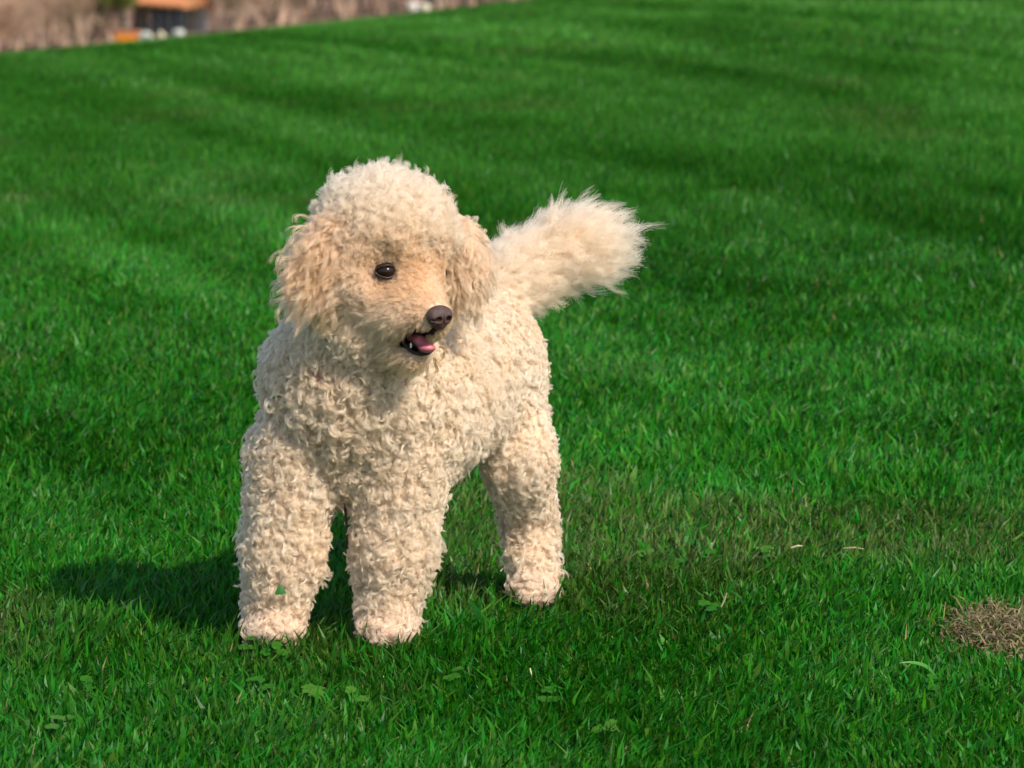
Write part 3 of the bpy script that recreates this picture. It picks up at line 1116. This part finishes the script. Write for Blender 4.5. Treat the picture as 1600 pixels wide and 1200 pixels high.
def litter():
    m_long = leafy('long_blade_material', col=(0.07, 0.26, 0.03), rough=.35, trans=.3, spec=.4)
    b = on_lawn(1466, 1075, 0)
    pts = [b, W(1462, 1058, b[1] - .003), W(1447, 1041, b[1] - .008), W(1425, 1035, b[1] - .012), W(1404, 1036, b[1] - .016)]
    v, f = ribbon(np.array(pts), .0022, (0.1, .7, .7))
    tag(link('long_grass', mesh_np('long_grass', v, f, m_long, True)), 'long bright green grass blade arching over to the left below the dead patch', 'grass blade')
    m_st = principled('dry_straw_material', (0.52, 0.42, 0.24), 0.5, 0.4, noise=(200, .2))
    for u0, v0, u1, v1, lab in [(1236, 856, 1254, 853, 'pale dry straw lying level in the grass beside the bright clover'),
                                (1318, 857, 1350, 858, 'longer tan straw lying in the dark grass right of the pale one'),
                                (828, 1044, 829, 1066, 'upright tan straw in the grass below the hind paw'),
                                (1112, 848, 1108, 876, 'pale split straw standing upright at the clover row'),
                                (1127, 948, 1136, 926, 'curved tan straw leaning right at the clover below the row'),
                                (598, 1056, 596, 1078, 'whitish straw standing in the grass below the right front paw')]:
        a = on_lawn(u0, v0, .024); c = on_lawn(u1, v1, .026) if abs(v1 - v0) < 8 else W(u1, v1, a[1] - .004)
        mid = (a + c) / 2 + np.array([.0008, 0, .0012])
        v, f = tube(np.array([a, mid, c]), [.0009, .0011, .0006], 5)
        tag(link('straw', mesh_np('straw', v, f, m_st)), lab, 'straw', 'dry straws in the lawn')
    # dead patch
    n = 2600
    r = np.abs(rng.normal(0, .62, n)); a = rng.random(n) * 2 * math.pi
    x = DRY[0] + r * np.cos(a) * .058; y = DRY[1] + r * np.sin(a) * .125
    k_ = r + 1.0 * (noise2(x * 32, y * 22, 9) - 0.5) < 1.15
    x = x[k_]; y = y[k_]; n = len(x)
    z = terrain(x, y) + .002 + .013 * rng.random(n)
    d = rng.random(n) * 2 * math.pi; L = .006 + .014 * rng.random(n)
    dv = np.stack([np.cos(d), np.sin(d), rng.normal(.15, .35, n)], -1) * L[:, None]
    wv = np.stack([-np.sin(d), np.cos(d), rng.normal(0, .5, n)], -1) * .0008
    c = np.stack([x, y, z], -1); md = c + dv * .5 + np.stack([0 * x, 0 * x, L * .25], -1)
    V = np.stack([c - wv, c + wv, md + wv, md - wv, c + dv], 1).reshape(-1, 3)
    bb = np.arange(n)[:, None] * 5
    me = mesh_np('dry_grass', V, [bb + np.array([[0, 1, 2, 3]]), bb + np.array([[3, 2, 4]])], M_BLADE)
    col = np.array([0.29, 0.215, 0.115]) * (0.35 + 0.9 * rng.random(n))[:, None]
    gm = rng.random(n) < .15; col[gm] = np.array([.10, .17, .04])
    set_col(me, 'tint', np.repeat(col, 5, 0))
    tag(link('dry_grass', me), 'patch of dead brown grass at the right edge of the photo', 'dead grass', kind='stuff')


litter()

# ------------------------------------------------------------------ the valley far behind
def ux(u, y):
    return (u - 800.0) / FPX * (y + 4.5)


def grow_tree(h, seed, spread=0.5, levels=4, stems=3, r0=.09):
    """limbs as tubes: returns trunk parts and twig parts"""
    rd = random.Random(seed)
    trunk, twigs = [], []

    def limb(p, d, L, r, lv):
        n = 4 if lv < 2 else 3
        pts = [p]
        dd = Vector(d)
        for i in range(n):
            dd = (dd + Vector((rd.gauss(0, .16), rd.gauss(0, .16), rd.gauss(.04, .10)))).normalized()
            pts.append(pts[-1] + dd * (L / n))
        rr = np.linspace(r, r * .55 if lv < levels else r * .3, n + 1)
        (trunk if lv == 0 else twigs).append(tube(np.array([list(q) for q in pts]), rr, 6 if lv == 0 else 3))
        if lv < levels:
            kids = [6, 5, 5, 4][min(lv, 3)]
            for k in range(kids):
                t = .25 + .75 * (k + rd.random()) / kids
                i = min(n - 1, int(t * n)); q = pts[i].lerp(pts[i + 1], t * n - i)
                az = rd.random() * 6.28; sp = spread * rd.uniform(.6, 1.4)
                nd = (dd + Vector((math.cos(az), math.sin(az), rd.uniform(-.1, .5))) * sp).normalized()
                limb(q, nd, L * rd.uniform(.42, .62), r * .5, lv + 1)
    for s_ in range(stems):
        az = rd.random() * 6.28
        limb(Vector((math.cos(az) * .12, math.sin(az) * .12, -.1)), (math.cos(az) * .22 * (stems > 1), math.sin(az) * .22 * (stems > 1), 1), h * rd.uniform(.5, .65), r0, 0)
    return trunk, twigs


def valley():
    m_bark = principled('pinkish_bark_material', (0.58, 0.42, 0.31), .9, .1, noise=(1.5, .3))
    m_twig = principled('bare_twig_material', (0.64, 0.44, 0.32), .9, .1, noise=(.6, .25))
    m_dark = principled('dark_bark_material', (0.10, 0.08, 0.055), .9, .1)
    protos = []
    for i in range(4):
        tr, tw = grow_tree([6.5, 7.5, 5.5, 7.0][i], 100 + i, spread=.55, stems=[4, 3, 5, 2][i], r0=[.07, .10, .06, .14][i])
        v, f = join_np(tr); me1 = mesh_np('trunk', v, f, m_bark if i != 3 else m_dark, True)
        v, f = join_np(tw); me2 = mesh_np('crown', v, f, m_twig, True)
        protos.append((me1, me2))
    rd = random.Random(5)
    # front row: trees one can tell apart
    where = {}
    xs_ = []
    x = -52.0
    while x < 6:
        x += 2.0 * rd.uniform(.7, 1.3)
        y = 346.3 + rd.uniform(-.8, .8)
        u = 800 + x / (y + 4.5) * FPX
        if 172 < u < 352 or 112 < u < 172: continue
        xs_.append((x, y, u))
    left = [q for q in xs_ if q[2] < 172]; right = [q for q in xs_ if q[2] > 172]
    ordn = ['first', 'second', 'third', 'fourth', 'fifth', 'sixth', 'seventh', 'eighth', 'ninth', 'tenth', 'eleventh', 'twelfth', 'thirteenth', 'fourteenth', 'fifteenth', 'sixteenth', 'seventeenth', 'eighteenth', 'nineteenth', 'twentieth', 'twenty-first', 'twenty-second']
    looks = ['pinkish-brown bare tree with several thin stems', 'brown bare tree with three slender stems',
             'low bare shrubby tree with many stems', 'bare tree with two thick dark trunks']
    for side, lst in (('left', left[::-1]), ('right', right)):
        for q, (x, y, u) in enumerate(lst):
            k = rd.choice([0, 3, 1, 3, 3] if side == 'right' else [0, 1, 2, 0])
            e = empty('bare_tree', (x, y, float(terrain(x, y)) - .1))
            e.rotation_euler = (0, 0, rd.random() * 6.28)
            s_ = rd.uniform(.8, 1.25); e.scale = (s_, s_, s_)
            ref = 'left of the green-leafed tree' if side == 'left' else 'right of the pavilion'
            tag(e, looks[k] + ', ' + ordn[q] + ' ' + ref, 'tree', 'bare trees at the front of the far wood')
            link('trunk', protos[k][0], e); link('crown', protos[k][1], e)
    # the wood behind reads as one mass
    Vs, Fq, off = [], [], 0
    for y0, sp in ((347.6, 1.5), (354, 1.7), (360, 2.0), (368, 2.6)):
        x = -110.0
        while x < 30:
            x += sp * rd.uniform(.6, 1.4); y = y0 + rd.uniform(-1.5, 1.5)
            me = protos[rd.choice([0, 0, 1, 1, 2])]
            if y0 < 350 and 195 < 800 + x / (y + 4.5) * FPX < 345: continue
            a = rd.random() * 6.28; c_, s2 = math.cos(a), math.sin(a); sc = rd.uniform(.8, 1.3)
            for m_ in me:
                v = np.empty(len(m_.vertices) * 3, np.float32); m_.vertices.foreach_get('co', v); v = v.reshape(-1, 3) * sc
                v = np.stack([v[:, 0] * c_ - v[:, 1] * s2 + x, v[:, 0] * s2 + v[:, 1] * c_ + y, v[:, 2] + float(terrain(x, y)) - .1], -1)
                f = np.empty(len(m_.loops), np.int32); m_.loops.foreach_get('vertex_index', f)
                Vs.append(v); Fq.append(f.reshape(-1, 4) + off); off += len(v)
    tag(link('woodland', mesh_np('woodland', np.concatenate(Vs), np.concatenate(Fq), m_twig)),
        'leafless pinkish-brown wood across the far valley side', 'wood', kind='stuff')
    print('wood tris', sum(len(f) for f in Fq) * 2)
    # leafing trees
    def leafy_tree(u, y, h, r, zc, col, label, seed, lean=0.0, n=2600):
        x = ux(u, y)
        e = empty('leafing_tree', (x, y, float(terrain(x, y)) - .1))
        tag(e, label, 'tree')
        tr, tw = grow_tree(h, seed, spread=.5, levels=3, stems=2, r0=.16)
        v, f = join_np(tr)
        v = v + np.stack([lean * v[:, 2], 0 * v[:, 2], 0 * v[:, 2]], -1)
        link('trunk', mesh_np('trunk', v, f, m_dark, True), e)
        v, f = join_np(tw)
        v = v + np.stack([lean * v[:, 2], 0 * v[:, 2], 0 * v[:, 2]], -1)
        link('limb', mesh_np('limb', v, f, m_dark, True), e)
        R0 = np.random.default_rng(seed)
        cen = unit(R0.normal(0, 1, (26, 3))) * (R0.random((26, 1)) ** .4) * np.array([r, r, r * .62]) + np.array([lean * zc, 0, zc])
        c = cen[R0.integers(0, 26, n)] + R0.normal(0, .28, (n, 3))
        a = unit(R0.normal(0, 1, (n, 3))) * .10; b = unit(np.cross(a, R0.normal(0, 1, (n, 3)))) * .07
        V = np.stack([c - a, c + b, c + a, c - b], 1).reshape(-1, 3)
        F = np.arange(n * 4).reshape(n, 4)
        m = leafy('leafing_crown_material', col=col, rough=.6, trans=.35, spec=.2)
        link('crown', mesh_np('crown', V, F, m), e)
    leafy_tree(137, 346.5, 5.5, 1.9, 3.9, (0.17, 0.21, 0.045), 'young green-leafed tree with a leaning dark trunk left of the orange skip', 11, lean=.55, n=3400)
    leafy_tree(118, 348.5, 5.0, 1.7, 3.3, (0.34, 0.20, 0.07), 'rounded tree with orange-olive buds just left of the green tree', 12, n=2600)
    leafy_tree(196, 350.0, 5.5, 1.6, 3.4, (0.11, 0.22, 0.05), 'fresh green tree touching the left end of the pavilion roof', 13, n=3000)

    # pavilion
    m_roof = principled('terracotta_roof_material', (0.56, 0.24, 0.11), .8, .2, noise=(2.0, .2))
    m_post = principled('dark_post_material', (0.035, 0.040, 0.042), .7, .2)
    panels = [principled('grey_panel_material', c, .8, .2, noise=(1.2, .3)) for c in
              ((0.56, 0.56, 0.55), (0.62, 0.60, 0.57), (0.54, 0.55, 0.56), (0.66, 0.62, 0.58))]
    yL, yR = 349.5, 346.0
    xL, xR = ux(214, yL), ux(286, yR)
    L = math.hypot(xR - xL, yR - yL); ang = math.atan2(yR - yL, xR - xL)
    zb = float(terrain(xR, yR)) - .15
    e = empty('pavilion', (xL, yL, zb)); e.rotation_euler = (0, 0, ang)
    tag(e, 'low dark pavilion with an orange-brown roof and dark posts beyond the crest', 'pavilion')
    HT = (.95 - (yR + 4.5) * math.tan(PITCH - math.atan((600 - 13) / FPX))) - zb
    D = 2.6
    nb = 5
    for i in range(nb + 1):
        x_ = L * i / nb
        o = link('post', mesh_np('post', *box_np((x_ - .20, -.16, 0), (x_ + .20, .16, HT - .002)), m_post), e)
    for i in range(nb):
        x0 = L * i / nb + .2; x1 = L * (i + 1) / nb - .2
        link('panel', mesh_np('panel', *box_np((x0, .25, 0), (x1, .35, HT - .35)), panels[i % 4]), e)
    link('back_wall', mesh_np('back_wall', *box_np((-.1, D - .2, 0), (L + .1, D, HT - .002)), panels[0]), e)
    link('beam', mesh_np('beam', *box_np((-.3, .165, HT - .34), (L + .3, .24, HT - .004)), m_post), e)
    ov = .45
    V = np.array([[-ov, -ov, HT], [L + ov, -ov, HT], [L + ov, D + ov, HT], [-ov, D + ov, HT],
                  [-ov, -ov, HT + .22], [L + ov, -ov, HT + .22], [L + ov, D + ov, HT + .22], [-ov, D + ov, HT + .22],
                  [-ov, D / 2, HT + 1.6], [L + ov, D / 2, HT + 1.6]])
    F4 = np.array([[3, 2, 1, 0], [0, 1, 5, 4], [2, 3, 7, 6], [4, 5, 9, 8], [6, 7, 8, 9], [1, 2, 6, 5], [3, 0, 4, 7]])
    F3 = np.array([[5, 6, 9], [7, 4, 8]])
    link('roof', mesh_np('roof', V, [F4, F3], m_roof), e)
    roof_ = [q for q in e.children if q.name.startswith('roof')][0]
    v, f = tube(np.array([[0, -ov - .03, HT + .25], [0, D / 2, HT + 1.66]]), .06, 5)
    me_r = mesh_np('roof_rib', v, f, m_roof)
    for i in range(14):
        link('roof_rib', me_r, roof_).location = (-ov + (L + 2 * ov) * (i + .5) / 14, 0, 0)

    # orange skip, wider at the top
    m_or = principled('orange_paint_material', (0.80, 0.27, 0.035), .55, .3, noise=(3, .12))
    m_or2 = principled('faded_orange_paint_material', (0.62, 0.25, 0.12), .6, .3, noise=(3, .15))
    y = 344.0; xc = ux(199.5, y)
    zb = (.95 - (y + 4.5) * math.tan(PITCH - math.atan((600 - 66.5) / FPX)))
    print('skip', xc, y, zb, float(terrain(xc, y)))
    zb = max(zb, float(terrain(xc, y)))
    sk = empty('waste_skip', (xc, y, zb)); sk.rotation_euler = (0, 0, .05)
    tag(sk, 'small orange waste skip wider at the top, left of the pavilion', 'skip')
    def trap(x0, x1, z0, z1, y0, y1):
        V = np.array([[-x0, y0, z0], [x0, y0, z0], [x0, y1, z0], [-x0, y1, z0], [-x1, y0 - .12, z1], [x1, y0 - .12, z1], [x1, y1 + .12, z1], [-x1, y1 + .12, z1]])
        return V, np.array([[0, 3, 2, 1], [4, 5, 6, 7], [0, 1, 5, 4], [1, 2, 6, 5], [2, 3, 7, 6], [3, 0, 4, 7]])
    link('hopper', mesh_np('hopper', *trap(.78, 1.02, .06, .58, -.6, .6), m_or), sk)
    link('lid', mesh_np('lid', *trap(1.03, .98, .60, .86, -.66, .66), m_or2), sk)
    for x_ in (-.5, 0, .5):
        link('rib', mesh_np('rib', *box_np((x_ - .04, -.80, .10), (x_ + .04, -.60, .56)), m_or), sk)

    # pale boulders and posts near the crest line
    m_bl = principled('pale_stone_material', (0.55, 0.53, 0.46), .8, .2, noise=(3, .15))
    m_bl2 = principled('cream_stone_material', (0.60, 0.52, 0.36), .8, .2, noise=(3, .15))
    m_bl3 = principled('pinkish_stone_material', (0.74, 0.62, 0.55), .8, .2, noise=(3, .1))
    rd = np.random.default_rng(3)
    for u, v_, w_, h_, m_, lab in [(226, 55, .62, .62, m_bl, 'pale rounded boulder right beside the orange skip'),
                                   (252, 56, .48, .55, m_bl2, 'small cream boulder in the middle before the pavilion'),
                                   (281, 52, .75, .55, m_bl, 'broad pale boulder before the right half of the pavilion'),
                                   (646, 11, .62, .90, m_bl3, 'tall pinkish-white boulder left of the blue post'),
                                   (664, 12, .78, .62, m_bl2, 'broad cream boulder right of the blue post')]:
        y = 343.0
        x = ux(u, y)
        zc = .95 - (y + 4.5) * math.tan(PITCH - math.atan((600 - v_) / FPX))
        R0 = rd.normal(0, 1, (5, 3)) * .12
        pr = [ell((0, 0, 0), (w_ / 2, w_ / 2.2, h_ / 2), None, .1)] + [ell(q * np.array([w_, w_, h_]) * 1.6, (w_ / 3, w_ / 3, h_ / 3), None, .1) for q in R0]
        v, f, _ = surface(pr, [], .05)
        zg = float(terrain(x, y))
        v[:, 2] += min(0, 0)
        v[v[:, 2] < 0, 2] *= max(1.0, (zc - zg) / (h_ / 2))
        o = link('boulder', mesh_np('boulder', v, f, m_, True)); o.location = (x, y, zc)
        tag(o, lab, 'boulder', 'pale boulders at the valley edge')
    m_bp = principled('blue_post_paint_material', (0.05, 0.09, 0.20), .6, .3)
    m_tp = principled('dark_teal_paint_material', (0.03, 0.07, 0.08), .6, .3)
    for u, vt, w_, m_, lab in [(654, 6, .30, m_bp, 'short blue post between the two boulders at the crest'),
                               (668, -6, .45, m_tp, 'dark teal post standing behind the cream boulder')]:
        y = 343.6 if m_ is m_bp else 344.4; x = ux(u, y)
        zt = .95 - (y + 4.5) * math.tan(PITCH - math.atan((600 - vt) / FPX)); zg = float(terrain(x, y)) - .05
        e = empty('bollard', (x, y, zg)); tag(e, lab, 'bollard')
        v, f = tube(np.array([[0, 0, 0], [0, 0, zt - zg - .12]]), w_ / 2, 12)
        link('shaft', mesh_np('shaft', v, f, m_, True), e)
        v, f = tube(np.array([[0, 0, zt - zg - .12], [0, 0, zt - zg - .04], [0, 0, zt - zg]]), [w_ / 2 * 1.12, w_ / 2, .02], 12)
        link('cap', mesh_np('cap', v, f, m_, True), e)
    # sandy path at the left
    xs = np.linspace(-75, ux(33, 345), 16); ys = np.linspace(336, 347.5, 8)
    X, Y = np.meshgrid(xs, ys); 
    Z = terrain(X, Y) + .03
    i = (np.arange(7)[:, None] * 16 + np.arange(15)[None]).ravel()
    F = np.stack([i, i + 1, i + 17, i + 16], -1)
    m_p = principled('sand_path_material', (0.56, 0.36, 0.22), .9, .1, noise=(.8, .15))
    tag(link('path', mesh_np('path', np.stack([X, Y, Z], -1).reshape(-1, 3), F, m_p)), 'sandy path at the foot of the far wood', 'path', kind='structure')


valley()
